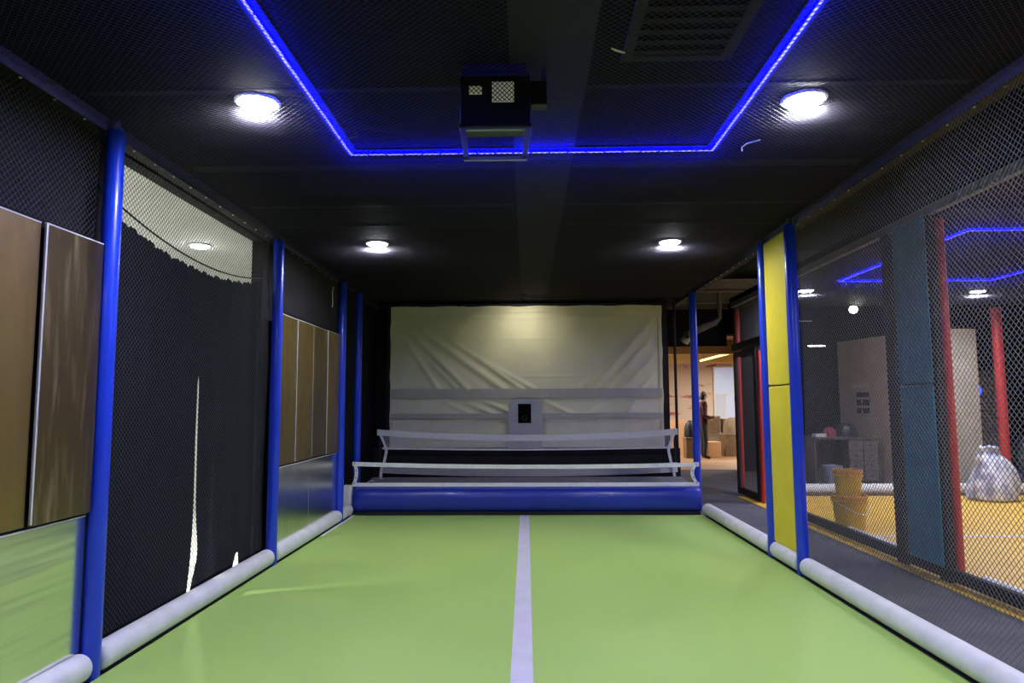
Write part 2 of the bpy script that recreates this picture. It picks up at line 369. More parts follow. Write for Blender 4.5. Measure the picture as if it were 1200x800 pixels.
obj('bracket_arm', MB().box(.22, .25, .07, .11, .36, .485, .004), 'plastic_black', pj)
obj('mount_plate', MB().box(-.15, .15, .02, .10, zt, .49, .004), 'steel_dark', pj)

# ================================================================== CAGE: rails, posts, bumpers, nets
def rail(x, y0, y1, label, side):
    t = thing('cage_rail', label, 'rail', (x, 0, 0))
    obj('rail_tube', MB().box(-.045, .045, y0, y1, CZ-.085, CZ, .006), 'steel_dark', t)
    bolt = mesh('bolt', MB().lathe([(.007, 0), (.007, -.004), (.003, -.006)], 8))
    y = y0+.1
    while y < y1: 
        obj('bolt', bolt, 'steel_edge', t, (-side*.03, y, CZ-.085)); y += .24
rail(-2.43, -2.5, 11.2, 'black top rail above the blue posts on the metal panel side', -1)
rail(2.42, -2.5, 11.2, 'black top rail above the blue and yellow posts on the aisle side', 1)

def post(x, y, label, m, h=3.02, r=.05, z0=0., group=None):
    t = thing('padded_post', label, 'post', (x, y, .0146 if x > 3.3 and y < 11.05 else 0), group=group)
    obj('foam_sleeve', MB().lathe([(r*.82, z0+.004), (r, z0+.03), (r, h-.02), (r*.85, h)], 24), m, t)
    obj('steel_core', MB().lathe([(r*.5, h), (r*.5, h+.06)], 12), 'steel_dark', t)
    obj('foot_plate', MB().lathe([(r*.98, .0), (r*.98, z0+.006)], 16), 'steel_dark', t)
    return t
post(-2.34, 3.79, 'blue padded post between the wide bronze panels and the black curtain', 'blue')
post(-2.34, 6.42, 'blue padded post between the black curtain and the narrow bronze panels', 'blue')
post(-2.34, 8.72, 'blue padded post at the far edge of the narrow bronze panels', 'blue')
post(-2.345, 9.6, 'blue padded post behind the end of the blue barrier, on the metal panel side', 'blue')
post(2.33, 6.05, 'blue padded post beside the yellow pad, next to the netting', 'blue')
post(2.33, 6.76, 'blue padded post beside the yellow pad, next to the open aisle doorway', 'blue')
post(2.345, 9.70, 'blue padded post behind the end of the blue barrier, beside the aisle', 'blue')

def bumper(x, y0, y1, label, r=.074, z=.09, axis='y', zf=0.):
    n = 6
    pts = []; rs = []
    for k in range(n+1):
        a = k/n*PI/2; pts.append(y0+.035*(1-math.cos(a))); rs.append(r*(.55+.45*math.sin(a)))
    for k in range(n+1):
        a = (1-k/n)*PI/2; pts.append(y1-.035*(1-math.cos(a))); rs.append(r*(.55+.45*math.sin(a)))
    L = y1-y0
    P = [(0, p-y0, z) for p in pts] if axis == 'y' else [(p-y0, 0, z) for p in pts]
    t = thing('foam_bumper', label, 'bumper', (x, y0, 0) if axis == 'y' else (y0, x, 0))
    obj('foam_tube', MB().tube(P, rs, 20), 'foam', t)
    b = (-.03, .03, .03, L-.03, zf, .03) if axis == 'y' else (.03, L-.03, -.03, .03, 0, .03)
    obj('mounting_strip', MB().box(*b), 'steel_dark', t)
bumper(-2.35, -2.4, 3.735, 'white foam bumper under the wide steel panel')
bumper(-2.35, 3.845, 6.365, 'white foam bumper under the black curtain')
bumper(-2.35, 6.475, 8.665, 'white foam bumper under the two far steel panels')
bumper(-2.35, 8.775, 9.2, 'short white foam bumper beside the end of the blue barrier')
bumper(2.34, -2.4, 5.995, 'long white foam bumper under the netting by the carpet aisle')
bumper(2.34, 6.105, 6.705, 'short white foam bumper under the yellow pad')
bumper(2.34, 6.815, 9.2, 'white foam bumper along the open aisle doorway')
bumper(11.185, 3.75, 10.8, 'white foam bumper across the far end of the yellow court', axis='x', r=.085, z=.1)
bumper(3.54, 2.0, 5.6, 'white foam bumper behind the black base rail, near the red post', r=.048, z=.066, zf=.0145)
bumper(3.54, 6.75, 7.85, 'white foam bumper behind the black base rail, past the teal pad', r=.044, z=.062, zf=.0145)

def sag(a, sx, sy):
    return lambda u, v: a*(np.sin(u*1.7+sx)*np.sin(v*2.3+sy)+.4*np.sin(u*4.1+v*3.0+sx))
D = .0255
s1 = sag(.010, .3, 1.); s2 = sag(.012, 1.1, .4); s3 = sag(.010, 2., .2)
def netting(label, me, m): return tag(obj('safety_net', me, m), label, 'net')
netting('grey diamond safety net between the blue post and the carpet aisle', strands(-.6, 5.99, .168, CZ-.09, D, .0020, lambda u, v: np.stack([2.365+s1(u, v)*.6, u, v], -1), (1, 0, 0)), 'netr')
netting('dark diamond safety net above the wide bronze panels', strands(-.6, 3.75, 2.38, CZ-.09, D, .0016, lambda u, v: np.stack([-2.405+s2(u, v)*.6, u, v], -1), (1, 0, 0)), 'net')
netting('dark diamond safety net in front of the black curtain', strands(3.84, 6.37, .168, CZ-.09, D, .0016, lambda u, v: np.stack([-2.405+s2(u, v), u, v], -1), (1, 0, 0)), 'net')
netting('dark diamond safety net above the narrow bronze panels', strands(6.47, 8.68, 2.38, CZ-.09, D, .0016, lambda u, v: np.stack([-2.405+s2(u, v)*.6, u, v], -1), (1, 0, 0)), 'net')
netting('black diamond safety net stretched under the court ceiling', strands(-2.34, 2.32, -.5, 10.2, D, .0016, lambda u, v: np.stack([u, v, CZ-.078+s3(u, v)*.5], -1), (0, 0, 1)), 'netc')
netting('black diamond safety net stretched under the yellow court ceiling', strands(3.5, 8.6, 5.6, 11.3, .036, .0018, lambda u, v: np.stack([u, v, CZ-.078+s3(u, v)*.5], -1), (0, 0, 1)), 'netc')
netting('dark net above the black framed cage door', strands(8.9, 11.4, 2.43, CZ-.08, .03, .0018, lambda u, v: np.stack([3.44+s1(u, v)*.5, u, v], -1), (1, 0, 0)), 'net')

# ================================================================== METAL CLADDING (left)
def cladding(label, y0, y1, seams_up, seams_lo, zt, zm, mats_up, steel='steel', rx=-2.355):
    t = thing('metal_cladding', label, 'wall panels', (rx, y0, 0))
    g = .005
    ys = [y0]+seams_up+[y1]
    for i, (a, b) in enumerate(zip(ys, ys[1:])):
        tilt = (.004, -.003, .002, -.004)[i % 4]
        mb = MB().box(-.012, 0, a-y0+g, b-y0-g, zm+.022, zt, .002)
        o = obj('bronze_panel', mb, mats_up[i % len(mats_up)], t)
        o.rotation_euler = (0, 0, tilt)
        tag(o, 'bronze coloured metal sheet', None)
        e = obj('edge_strip', MB().box(-.012, .001, a-y0+g, b-y0-g, zt, zt+.006), 'steel_edge', o)
        if i: obj('seam_strip', MB().box(-.010, .0015, a-y0+g, a-y0+g+.012, zm+.03, zt-.002, .001), 'steel_edge' if len(ys) > 3 else 'bronze', o)
    ys = [y0]+seams_lo+[y1]
    for i, (a, b) in enumerate(zip(ys, ys[1:])):
        o = obj('steel_panel', MB().box(-.012, 0, a-y0+g, b-y0-g, .165, zm, .002), steel, t)
        o.rotation_euler = (0, 0, (-.002, .003)[i % 2])
        tag(o, 'bright reflective steel sheet', None)
        obj('edge_strip', MB().box(-.012, .0015, a-y0+g, b-y0-g, zm, zm+.006), 'steel_edge', o)
        if i: obj('seam_strip', MB().box(-.010, .0015, a-y0, a-y0+.012, .17, zm-.002, .001), 'steel_edge', o)
    obj('backing_board', MB().box(-.055, -.022, 0, y1-y0, .165, zt-.002), 'black', t)
cladding('wide bronze and steel wall panels before the black curtain', -.2, 3.735, [.95, 2.10, 3.27], [1.6], 2.345, .866, ['bronze', 'bronze', 'bronze', 'bronze_worn'], 'steel_h')
cladding('narrow bronze and steel wall panels past the black curtain', 6.475, 8.665, [7.05, 7.60, 8.13], [7.53], 2.335, .862, ['bronze', 'bronze', 'bronze_worn', 'bronze'])
tag(obj('netting_tag', MB().sheet(lambda u, v: (-2.395+.004*math.sin(v*7), 8.42+u*.03*(1-v*.5)+.03*v, 2.66+v*.26), 2, 6, .003, (1, 0, 0)), 'tape'), 'white strip of tape caught in the net above the narrow bronze panels', 'tape')

# ================================================================== BLACK CURTAIN in the opening
def top_z(y):
    t = (y-4.1)/2.25
    return 2.66-.46*t*(1-t)*1.05-.025*t
def ragged(y): return .007*math.sin(y*31)+.006*math.sin(y*57+1)+.006*math.sin(y*113+2)
def curtain(label, ya, yb, xb, ph, edge0, edge1, foot):
    def fn(u, v):
        y = ya+(yb-ya)*u
        zt = top_z(y)-.035+ragged(y); z0 = foot(y); z = z0+(zt-z0)*v
        a = edge0(z); b = edge1(z); y = a+(b-a)*u
        fold = .007*math.sin(y*9+ph+.5*math.sin(z*1.5))+.003*math.sin(y*23+ph)
        return (xb+fold*(1-.3*v), y, z)
    return tag(obj('curtain', MB().sheet(fn, 90, 40, .003, (-1, 0, 0)), 'curtain', smooth=60), label, 'curtain')
def gap_left(z): return float(np.interp(z, [0, .1, .3, .5, .74, 1.2, 1.64, 1.70, 3], [5.19, 5.19, 5.23, 5.25, 5.26, 5.25, 5.255, 5.27, 5.27]))
def gap_right(z): return float(np.interp(z, [0, .1, .3, .42, .6, .74, 1.2, 1.64, 1.70, 3], [5.23, 5.25, 5.37, 5.36, 5.32, 5.305, 5.29, 5.285, 5.27, 5.27]))
curtain('black cloth curtain half beside the wide bronze panels', 4.11, 5.27, -2.515, 0., lambda z: 4.11, gap_left, lambda y: .03)
curtain('black cloth curtain half beside the narrow bronze panels', 5.27, 6.37, -2.515, 0., gap_right, lambda z: 6.37, lambda y: .03+.16*max(0, math.exp(-((y-6.08)/.06)**4)))
tag(obj('rope', MB().tube([(-2.47, 3.86+k*.12, top_z(3.86+k*.12)+.005) for k in range(22)], .006, 6), 'rope'), 'black rope sagging along the top of the black curtain', 'rope')

# ================================================================== SCREEN WALL
SY = 11.0
sc = thing('projection_screen', 'creased off white canvas screen covering the far wall', 'screen', (0, SY, 0))
FOLDS = []
def fold(x0, y0, x1, y1, wd, amp):
    a = px(x0, y0, 1, SY); b = px(x1, y1, 1, SY); FOLDS.append((a[0], a[2], b[0], b[2], wd, amp))
for f in ((474, 374, 590, 456, .06, .034), (474, 374, 590, 456, .13, -.022), (470, 378, 548, 456, .045, .026), (464, 382, 512, 454, .04, .018), (530, 400, 612, 456, .035, .018), (560, 418, 626, 456, .03, .014), (500, 420, 535, 455, .035, .014),
          (766, 372, 694, 456, .05, .026), (770, 388, 712, 456, .04, .022), (772, 412, 728, 456, .035, .018), (740, 396, 680, 456, .04, .014), (774, 430, 748, 458, .03, .012),
          (535, 467, 596, 492, .035, .02), (560, 466, 600, 484, .03, .02), (515, 467, 560, 490, .03, .012), (634, 468, 672, 486, .03, .02), (720, 466, 690, 486, .03, .015), (745, 466, 735, 486, .025, .012),
          (545, 396, 660, 397, .010, .006), (590, 441, 690, 441, .010, .007), (520, 372, 720, 371, .03, .008)): fold(*f)
FA = np.array(FOLDS)
def screen_fn(u, v):
    x = -2.165+4.32*u; z = .78+2.235*v
    d = 0.
    ax, az, bx, bz, wd, am = FA.T
    dx = bx-ax; dz = bz-az; L2 = dx*dx+dz*dz; t = ((x-ax)*dx+(z-az)*dz)/L2
    tc = np.clip(t, 0, 1); ds = np.hypot(x-ax-tc*dx, z-az-tc*dz)
    d = float((1.5*am*np.exp(-(ds/wd)**2)*np.clip(.25+1.1*tc, 0, 1)).sum())
    d += .006*math.sin(x*5+z*3)+.004*math.sin(x*11-z*7)
    e = min(u, 1-u, 1-v)*22
    return (x+.012*math.sin(z*9)*(1 if u in (0, 1) else 0), -d*min(1, e), z+(.01*math.sin(x*17) if v == 1 else 0))
obj('canvas', MB().sheet(screen_fn, 190, 100, .004, (0, 1, 0)), 'canvas', sc, smooth=80)
def band(z0, z1, xa, xb): return MB().sheet(lambda u, v: (xa+(xb-xa)*u, -.035-.003*math.sin(u*20), z0+(z1-z0)*v), 40, 1, .002, (0, 1, 0))
obj('tape_band', band(1.555, 1.70, -2.15, 2.14), 'band', sc)
obj('tape_band', band(1.235, 1.315, -2.15, -.29), 'band', sc); obj('tape_band', band(1.235, 1.315, .25, 2.14), 'band', sc)
for s, xx in ((-1, -2.165), (1, 2.155)): obj('edge_hem', MB().sheet(lambda u, v: (xx-s*.05*u, -.012, .78+2.23*v), 1, 12, .004, (0, 1, 0)), 'canvas', sc)
obj('top_hem', MB().sheet(lambda u, v: (-2.165+4.32*u, -.02-.006*math.sin(u*60), 2.92+.10*v+.006*math.sin(u*37)), 120, 2, .005, (0, 1, 0)), 'canvas', sc)
for s in (-1, 1): obj('frame_post', MB().box(s*2.2-.03 if s > 0 else -2.24, 2.24 if s > 0 else -2.17, .03, .09, 0, 3.04, .004), 'steel_dark', sc)
obj('frame_bar', MB().box(-2.24, 2.24, .03, .09, 3.02, 3.07, .004), 'steel_dark', sc)
# ball launcher port standing in front of the screen
bp = thing('ball_launcher', 'grey board with black ball launcher opening standing before the canvas screen', 'ball launcher', (-.02, SY-.16, 0))
a = px(596, 467, 1, SY-.16); b = px(635, 507, 1, SY-.16); hw = (b[0]-a[0])/2; cx = (a[0]+b[0])/2+.02
zt_ = a[2]; pts = []; RC = .095
for k in range(7): q = k/6*PI/2; pts.append((hw-RC+RC*math.cos(q), zt_-RC+RC*math.sin(q)))
poly = [(cx-hw, .0), (cx+hw, .0)]+[(cx+p, z) for p, z in pts]+[(cx-p, z) for p, z in reversed(pts)]
obj('face_board', MB().prism(poly, -.02, .02, 1), 'pad', bp)
h0 = px(607, 473, 1, SY-.18); h1 = px(622.5, 495.5, 1, SY-.18)
obj('opening', MB().box(h0[0]+.02, h1[0]+.02, -.026, -.019, h1[2], h0[2], .003), 'hole', bp)
rc = ((h0[0]+h1[0])/2+.02, h1[2]+.075)
obj('muzzle_ring', MB().tube([(rc[0]+.035*math.cos(q), -.032, rc[1]+.035*math.sin(q)) for q in np.linspace(0, 2*PI, 25)], .009, 8), 'steel_dark', bp)
obj('body', MB().box(cx-.2, cx+.2, .02, .12, 0, 1.1, .01), 'plastic_black', bp)
tag(obj('screen_skirt', MB().box(-2.3, 2.28, 10.44, 10.5, 0, px(600, 525.5, 1, 10.44)[2], .005), 'black'), 'black skirt board below the canvas screen', 'board')
# small wash lamp above the screen
wlp = thing('screen_lamp', 'small warm lamp above the top centre of the canvas screen', 'lamp', (-.05, 10.3, CZ))
obj('lamp_base', MB().box(-.06, .06, -.04, .04, -.03, 0, .006), 'steel_dark', wlp)
obj('lamp_head', MB().tube([(0, .0, -.03), (0, .03, -.075)], [.02, .03], 14), 'steel_dark', wlp)
light('lamp_light', 'SPOT', wlp, (0, .035, -.085), 23., (1., .92, .66), rot=(math.radians(50), 0, 0)).data.spot_size = 2.4
wlp.children[-1].data.spot_blend = 1.; wlp.children[-1].data.shadow_soft_size = .03

# ================================================================== NETS AND BARRIER
BY = 9.38
br = thing('foam_barrier', 'long blue padded barrier across the far end of the green mat', 'barrier', (0, BY, 0))
prof = []
for k in range(28):
    q = 2*PI*k/28; c, s = math.cos(q), math.sin(q)
    prof.append((.165*math.copysign(abs(c)**.8, c), .195+.165*math.copysign(abs(s)**.8, s)))
def barrier_ring(x, k): return [(x, y*k, .195+(z-.195)*k) for y, z in prof]
mb = MB(); xs = [-2.305, -2.30, -2.28]+list(np.linspace(-2.2, 2.2, 45))+[2.255, 2.275, 2.28]; ks = [.86, .95, 1.]+[1.]*45+[1., .95, .86]
for x, k in zip(xs, ks):
    mb.v += [(x, y+.004*math.sin(x*9), z+.003*math.sin(x*6+2)*(1 if z > .2 else 0)) for x, y, z in barrier_ring(x, k)]
for i in range(len(xs)-1):
    for k in range(28): mb.f.append((i*28+k, i*28+(k+1) % 28, (i+1)*28+(k+1) % 28, (i+1)*28+k))
mb.f += [tuple(range(28)), tuple(reversed(range((len(xs)-1)*28, len(xs)*28)))]
obj('foam_body', mb, 'bluebar', br, smooth=60)
obj('base_board', MB().box(-2.29, 2.265, -.12, .14, 0, .05), 'steel_dark', br)
tr = thing('ball_trough', 'dark grey ball trough between the blue barrier and the far net', 'trough', (0, 0, 0))
obj('trough_sheet', MB().sheet(lambda u, v: (-2.26+4.5*u, 9.56+.66*v, .372+.03*v-.012*math.sin(v*PI)), 20, 8, .01, (0, 0, -1)), 'tray', tr)
obj('trough_box', MB().box(-2.24, 2.22, 9.58, 10.2, 0, .28), 'black', tr)

def tape_curve(P, Q, sagd, n=40): return [(P[0]+(Q[0]-P[0])*t, P[1]+(Q[1]-P[1])*t, P[2]+(Q[2]-P[2])*t-sagd*(1-(2*t-1)**2)) for t in np.linspace(0, 1, n)]
def ribbon(path, hgt, th=.006, axis=(0, 1, 0), across=(0, 0, -1)):
    P = [Vector(p) for p in path]; A = Vector(across)*hgt
    return MB().sheet(lambda u, v: tuple(P[min(len(P)-1, int(round(u*(len(P)-1))))]+A*v), len(P)-1, 2, th, axis)
FY = 9.36
fn_ = thing('training_net', 'low white taped net on top of the blue barrier', 'net', (0, FY, .37))
zf = -.37
A = px(413, 541, 1, FY); B = px(819, 541.5, 1, FY)
top = tape_curve((A[0], 0, A[2]+zf), (B[0], 0, B[2]+zf), .035)
obj('top_tape', ribbon(top, .055), 'tape', fn_)
obj('bottom_tape', ribbon(tape_curve((A[0], 0, .05), (B[0], 0, .045), .004), .05), 'tape', fn_)
for s, (x0, zz) in ((1, (A[0], A[2])), (-1, (B[0], B[2]))):
    sp = [(x0+s*.035*math.sin(t*PI)*(1 if s > 0 else 2.), 0, zz+zf-(zz+zf-.02)*t) for t in np.linspace(0, 1, 14)]
    obj('side_tape', ribbon([(p[0]-(.0 if s > 0 else .045), -.003, p[2]) for p in sp], .045, .005, (0, 1, 0), (1, 0, 0)), 'tape', fn_)
    for t in (1, 5, 9, 12): obj('eyelet', MB().tube([(sp[t][0]+s*.022, -.008, sp[t][2]), (sp[t][0]+s*.022, -.003, sp[t][2])], .008, 8), 'hole', fn_)
zt0 = A[2]+zf
obj('mesh', strands(A[0]+.04, B[0]-.04, .03, zt0-.06, .036, .0006, lambda u, v: np.stack([u, u*0+.002, .03+(v-.03)*(1-.035*(1-((u-A[0])/(B[0]-A[0])*2-1)**2)/.28)], -1), (0, 1, 0), diag=False, seg=.3), 'meshd', fn_)

RY = 10.3
rn = thing('training_net', 'sagging lilac white net standing before the canvas screen', 'net', (0, RY, .0))
A = px(442, 503, 1, RY); B = px(794, 502, 1, RY)
top = tape_curve((A[0], 0, A[2]), (B[0], 0, B[2]), .085)
obj('top_tape', ribbon(top, .088), 'tapel', rn)
def zmid(x): t = (x-A[0])/(B[0]-A[0]); return A[2]-.085*(1-(2*t-1)**2)-.088
zlow = px(600, 526, 1, RY)[2]
x0_, x1_ = A[0]+.10, B[0]-.08
obj('mesh', strands(x0_, x1_, 0, .20, .02, .0022, lambda u, v: np.stack([u, u*0+.003, zlow+(A[2]-.085*(1-(2*(u-A[0])/(B[0]-A[0])-1)**2)-.088-zlow)*v/.20], -1), (0, 1, 0), diag=False, seg=.3), 'tapel', rn)
obj('lower_cord', ribbon(tape_curve((x0_-.02, 0, zlow+.03), (x1_+.02, 0, zlow+.03), .028), .022), 'tapel', rn)
for s, X0 in ((1, A[0]), (-1, B[0])):
    path = [(X0+s*.0, A[2]-.02), (X0+s*.05, A[2]-.12), (X0+s*.115, A[2]-.27), (X0+s*.12, A[2]-.33), (X0+s*.09, A[2]-.48), (X0+s*.05, A[2]-.60), (X0+s*.04, .36)]
    obj('side_tape', ribbon([(p[0]-(.04 if s < 0 else 0), -.004, p[1]) for p in path], .04, .005, (0, 1, 0), (1, 0, 0)), 'tapel', rn)
b0 = px(445, 545, 1, RY)[2]; b1 = px(445, 556, 1, RY)[2]
bt = tape_curve((x0_-.04, 0, b0+.02), (x1_+.06, 0, b0+.02), .055)
obj('bottom_band', ribbon([(p[0], .012, p[2]) for p in bt], .125), 'tapel', rn)
obj('bottom_mesh', strands(x0_-.04, x1_+.06, 0, .13, .013, .0056, lambda u, v: np.stack([u, u*0+.003, b0+.02-.055*(1-(2*(u-x0_)/(x1_-x0_)-1)**2)-v], -1), (0, 1, 0), diag=False, seg=.3), 'meshw', rn)
for s, X0 in ((1, A[0]+.04), (-1, B[0]-.04)): obj('net_post', MB().tube([(X0+.0, .03, 0), (X0, .03, A[2]-.01)], .018, 10), 'steel_dark', rn)
tag(obj('padded_block', MB().box(-2.44, -2.32, 9.21, 9.33, .0, .40, .012), 'foam'), 'small white padded block beside the blue barrier end', 'pad')
tag(obj('cloth_scrap', MB().sheet(lambda u, v: (-2.2+.2*u, 9.62+.10*v, .398+.05*u*(1-v*.3)+.01*math.sin(u*9)), 8, 4, .01, (0, 0, -1)), 'foam'), 'scrap of pale cloth lying in the dark trough', 'cloth')

# small things caught in the ceiling net
tag(obj('feather_scrap', MB().tube([(.385, 2.93, CZ-.088), (.41, 2.945, CZ-.09), (.45, 2.97, CZ-.088)], [.004, .006, .004], 6), 'white'), 'small white scrap caught in the ceiling net beside the vent', 'scrap')
tag(obj('loose_cable', MB().tube([(-1.13, 3.93, CZ-.1), (-1.03, 3.88, CZ-.105), (-.97, 3.86, CZ-.1), (-.965, 3.80, CZ-.1), (-.97, 3.72, CZ-.1)], .004, 6), 'duct'), 'loose thin cable hanging in the ceiling net near the blue strip', 'cable')
tag(obj('string_curl', MB().tube([(1.40, 4.02, CZ-.09), (1.34, 4.07, CZ-.09), (1.31, 4.08, CZ-.11), (1.31, 4.08, CZ-.135)], .004, 6), 'lampring'), 'curl of white cord dangling from the ceiling net by a downlight', 'cord')

# ================================================================== YELLOW AND TEAL PADS
def pad(label, x, y0, y1, m, zs, name='post_pad', th=.05):
    t = thing(name, label, 'pad', (x, (y0+y1)/2, zs[0][0])); hy = (y1-y0)/2; zb = zs[0][0]
    for a, b in zs: obj('cushion', MB().box(-th/2, th/2, -hy, hy, a-zb, b-zb, .012), m, t)
    obj('backing', MB().box(th/2, th/2+.015, -hy+.01, hy-.01, 0, zs[-1][1]-zb-.01), 'steel_dark', t)
pad('tall yellow two piece pad between two blue posts', 2.345, 6.105, 6.70, 'yellow', ((.165, 1.61), (1.622, 3.0)))
pad('tall teal two piece pad framed in black beside the red post', 3.345, 5.77, 6.27, 'teal', ((.13, 1.60), (1.612, 3.03)), th=.02)

# ================================================================== NEIGHBOUR CAGE
def bar(name, label, mb, m='steel_dark'): return tag(obj(name, mb, m), label, 'frame')
cg = thing('steel_cage', 'black steel cage frame along the yellow court', 'frame', (3.4, 0, 0))
obj('base_rail', MB().box(-.03, .03, 2, 8.75, .035, .13, .005), 'steel_dark', cg)
obj('top_rail', MB().box(-.03, .03, -1, 11.4, CZ-.08, CZ, .005), 'beam', cg)
for y, ww in ((6.47, .07), (5.82, .07)): obj('upright', MB().box(-.03, .03, y-ww, y+ww, .0145, CZ-.08, .005), 'steel_dark', cg)
obj('upright', MB().box(-.03, .03, 8.68, 8.75, .0145, .13, .004), 'steel_dark', cg)
post(3.475, 5.79, 'red padded post beside the teal pad', 'red', h=2.98, r=.042)
post(3.43, 10.28, 'red padded post at the near edge of the black cage door', 'red', h=2.22, r=.03)
post(3.50, 11.48, 'red padded post behind the far edge of the black cage door', 'red', h=3.0, r=.04)
post(7.7, 11.42, 'red padded post behind the white sack', 'red', h=3.0, r=.075)
dr = thing('cage_door', 'black framed net door at the end of the yellow court cage', 'door', (3.42, 10.35, 0))
for nm, b in (('stile', (-.025, .025, 0, .09, .02, 2.28)), ('stile', (-.025, .025, .98, 1.06, .02, 2.28)), ('rail', (-.025, .025, .09, .98, .02, .13)), ('rail', (-.025, .025, .09, .98, 2.2, 2.28))):
    obj(nm, MB().box(*b, .005), 'steel_dark', dr)
obj('net_panel', strands(.09, .98, .13, 2.2, .03, .0018, lambda u, v: np.stack([u*0, u, v], -1), (1, 0, 0)), 'net', dr)
tag(obj('door_header', MB().box(3.38, 3.45, 9.3, 11.45, 2.30, 2.42, .005), 'steel_dark'), 'black header beam above the cage door', 'beam')

# buckets
def bucket(label, loc, r0, r1, h, handle, rim):
    t = thing('bucket', label, 'bucket', loc)
    obj('shell', MB().lathe([(r0*.96, 0), (r0, .01), (r1, h), (r1-.006, h), (r0-.006, .015), (.001, .014)], 28), 'bucket', t)
    obj('rim', MB().lathe([(r1-.003, h-.035), (r1+.008, h-.033), (r1+.010, h-.005), (r1+.004, h+.004), (r1-.006, h+.002)], 28, close=False), rim, t)
    for z in (h-.06,): obj('collar', MB().lathe([(r1*.985, z-.012), (r1*.985+.012, z-.008), (r1*.985+.012, z+.004), (r1*.985, z+.008)], 28, close=False), 'bucket', t)
    if handle:
        obj('handle', MB().tube([(r1*1.02*math.cos(q)*1.0, -r1*1.04*abs(math.sin(q))-.004, h-.06-.16*math.sin(q)*(.75+.45*math.cos(q))) for q in np.linspace(0, PI, 17)], .005, 6), 'wire', t)
    return t
b0_ = px(997, 622, 2, .012)
bucket('lower yellow bucket with a wire handle, standing on the yellow court', (b0_[0], b0_[1], .0145), .150, .185, .40, True, 'bucketr')
bucket('upper yellow bucket stacked inside another bucket', (b0_[0]-.005, b0_[1], .325), .125, .150, .37, False, 'bucketr')
# white sack
sk = thing('sack', 'full white woven sack with bunched top before the far foam bumper', 'sack', (6.86, 10.5, .0145))
sk.scale = (.86, .86, .96)
def sack_fn(u, v):
    q = 2*PI*u
    r = float(np.interp(v, [0, .06, .25, .5, .68, .78, .85, .92, 1.], [.33, .40, .40, .33, .24, .15, .12, .155, .10]))
    lump = 1+.07*math.sin(3*q+v*5)+.05*math.sin(7*q+v*9)+.035*math.sin(13*q-v*6)*v
    zz = float(np.interp(v, [0, .06, .25, .5, .68, .78, .85, .92, 1.], [0, .04, .22, .44, .60, .70, .745, .80, .83]))
    return (r*lump*math.cos(q)+.03*math.sin(v*4), r*.75*lump*math.sin(q), zz+.012*math.sin(3*q+1)*v*v)
obj('sack_body', MB().grid(sack_fn, 72, 40), 'bag', sk, smooth=70)
obj('tied_corner', MB().tube([(-.20, -.05, .55), (-.26, -.06, .66), (-.27, -.06, .74)], [.06, .05, .02], 10), 'bag', sk)
obj('tied_corner', MB().tube([(.22, -.05, .50), (.27, -.05, .58)], [.06, .02], 10), 'bag', sk)
obj('tie', MB().tube([(.03+.125*math.cos(q), .1*math.sin(q), .735) for q in np.linspace(0, 2*PI, 20)], .01, 6), 'lilac', sk)
# black sack and navy mat at the right
def blob(name, label, cat, m, loc, rx, ry, h, seed):
    rnd = random.Random(seed); ph = [rnd.uniform(0, 6) for _ in range(4)]
    def fn(u, v):
        q = 2*PI*u; t = v*PI*.5; r = math.cos(t)**.6 if v < 1 else .02
        k = 1+.08*math.sin(3*q+ph[0])+.06*math.sin(5*q+ph[1]+v*4)+.03*math.sin(11*q+ph[2])
        return (rx*r*k*math.cos(q), ry*r*k*math.sin(q), h*math.sin(t)*(1+.05*math.sin(4*q+ph[3])))
    return tag(obj(name, MB().grid(fn, 40, 16), m, loc=loc, smooth=70), label, cat)
tag(obj('crash_mat', MB().box(7.85, 9.4, 11.35, 12.6, 0, .32, .03), 'bluetarp'), 'navy blue crash mat beyond the far foam bumper', 'mat')
blob('sack', 'black plastic sack resting on the navy crash mat', 'sack', 'bagblack', (8.55, 11.9, .32), .42, .35, .55, 3)

# partition box with print
P0 = (6.25, 14.0); P1 = (6.80, 11.55); P2 = (7.48, 11.62); P3 = (6.95, 14.1)
pt = thing('partition', 'tall brown and cream partition block standing past the yellow court', 'partition', (6.8, 12.5, 0))
ox, oy = 6.8, 12.5
def slab(a, b, z0, z1, th):
    a = Vector(a); b = Vector(b); n = Vector((-(b-a).y, (b-a).x)).normalized()*th
    q = [a, b, b+n, a+n]; return MB().prism([(p.x-ox, p.y-oy) for p in q], z0, z1, 2)
ztop = px(1115, 387, 1, 11.55)[2]
for a, b, m in ((P0, P1, 'brownboard'), (P1, P2, 'creamboard'), (P2, P3, 'brownboard'), (P3, P0, 'brownboard')):
    obj('board', slab(a, b, 0, ztop, .03), m, pt)
obj('cap_board', MB().prism([(p[0]-ox, p[1]-oy) for p in (P0, P1, P2, P3)], ztop, ztop+.03, 2), 'brownboard', pt)
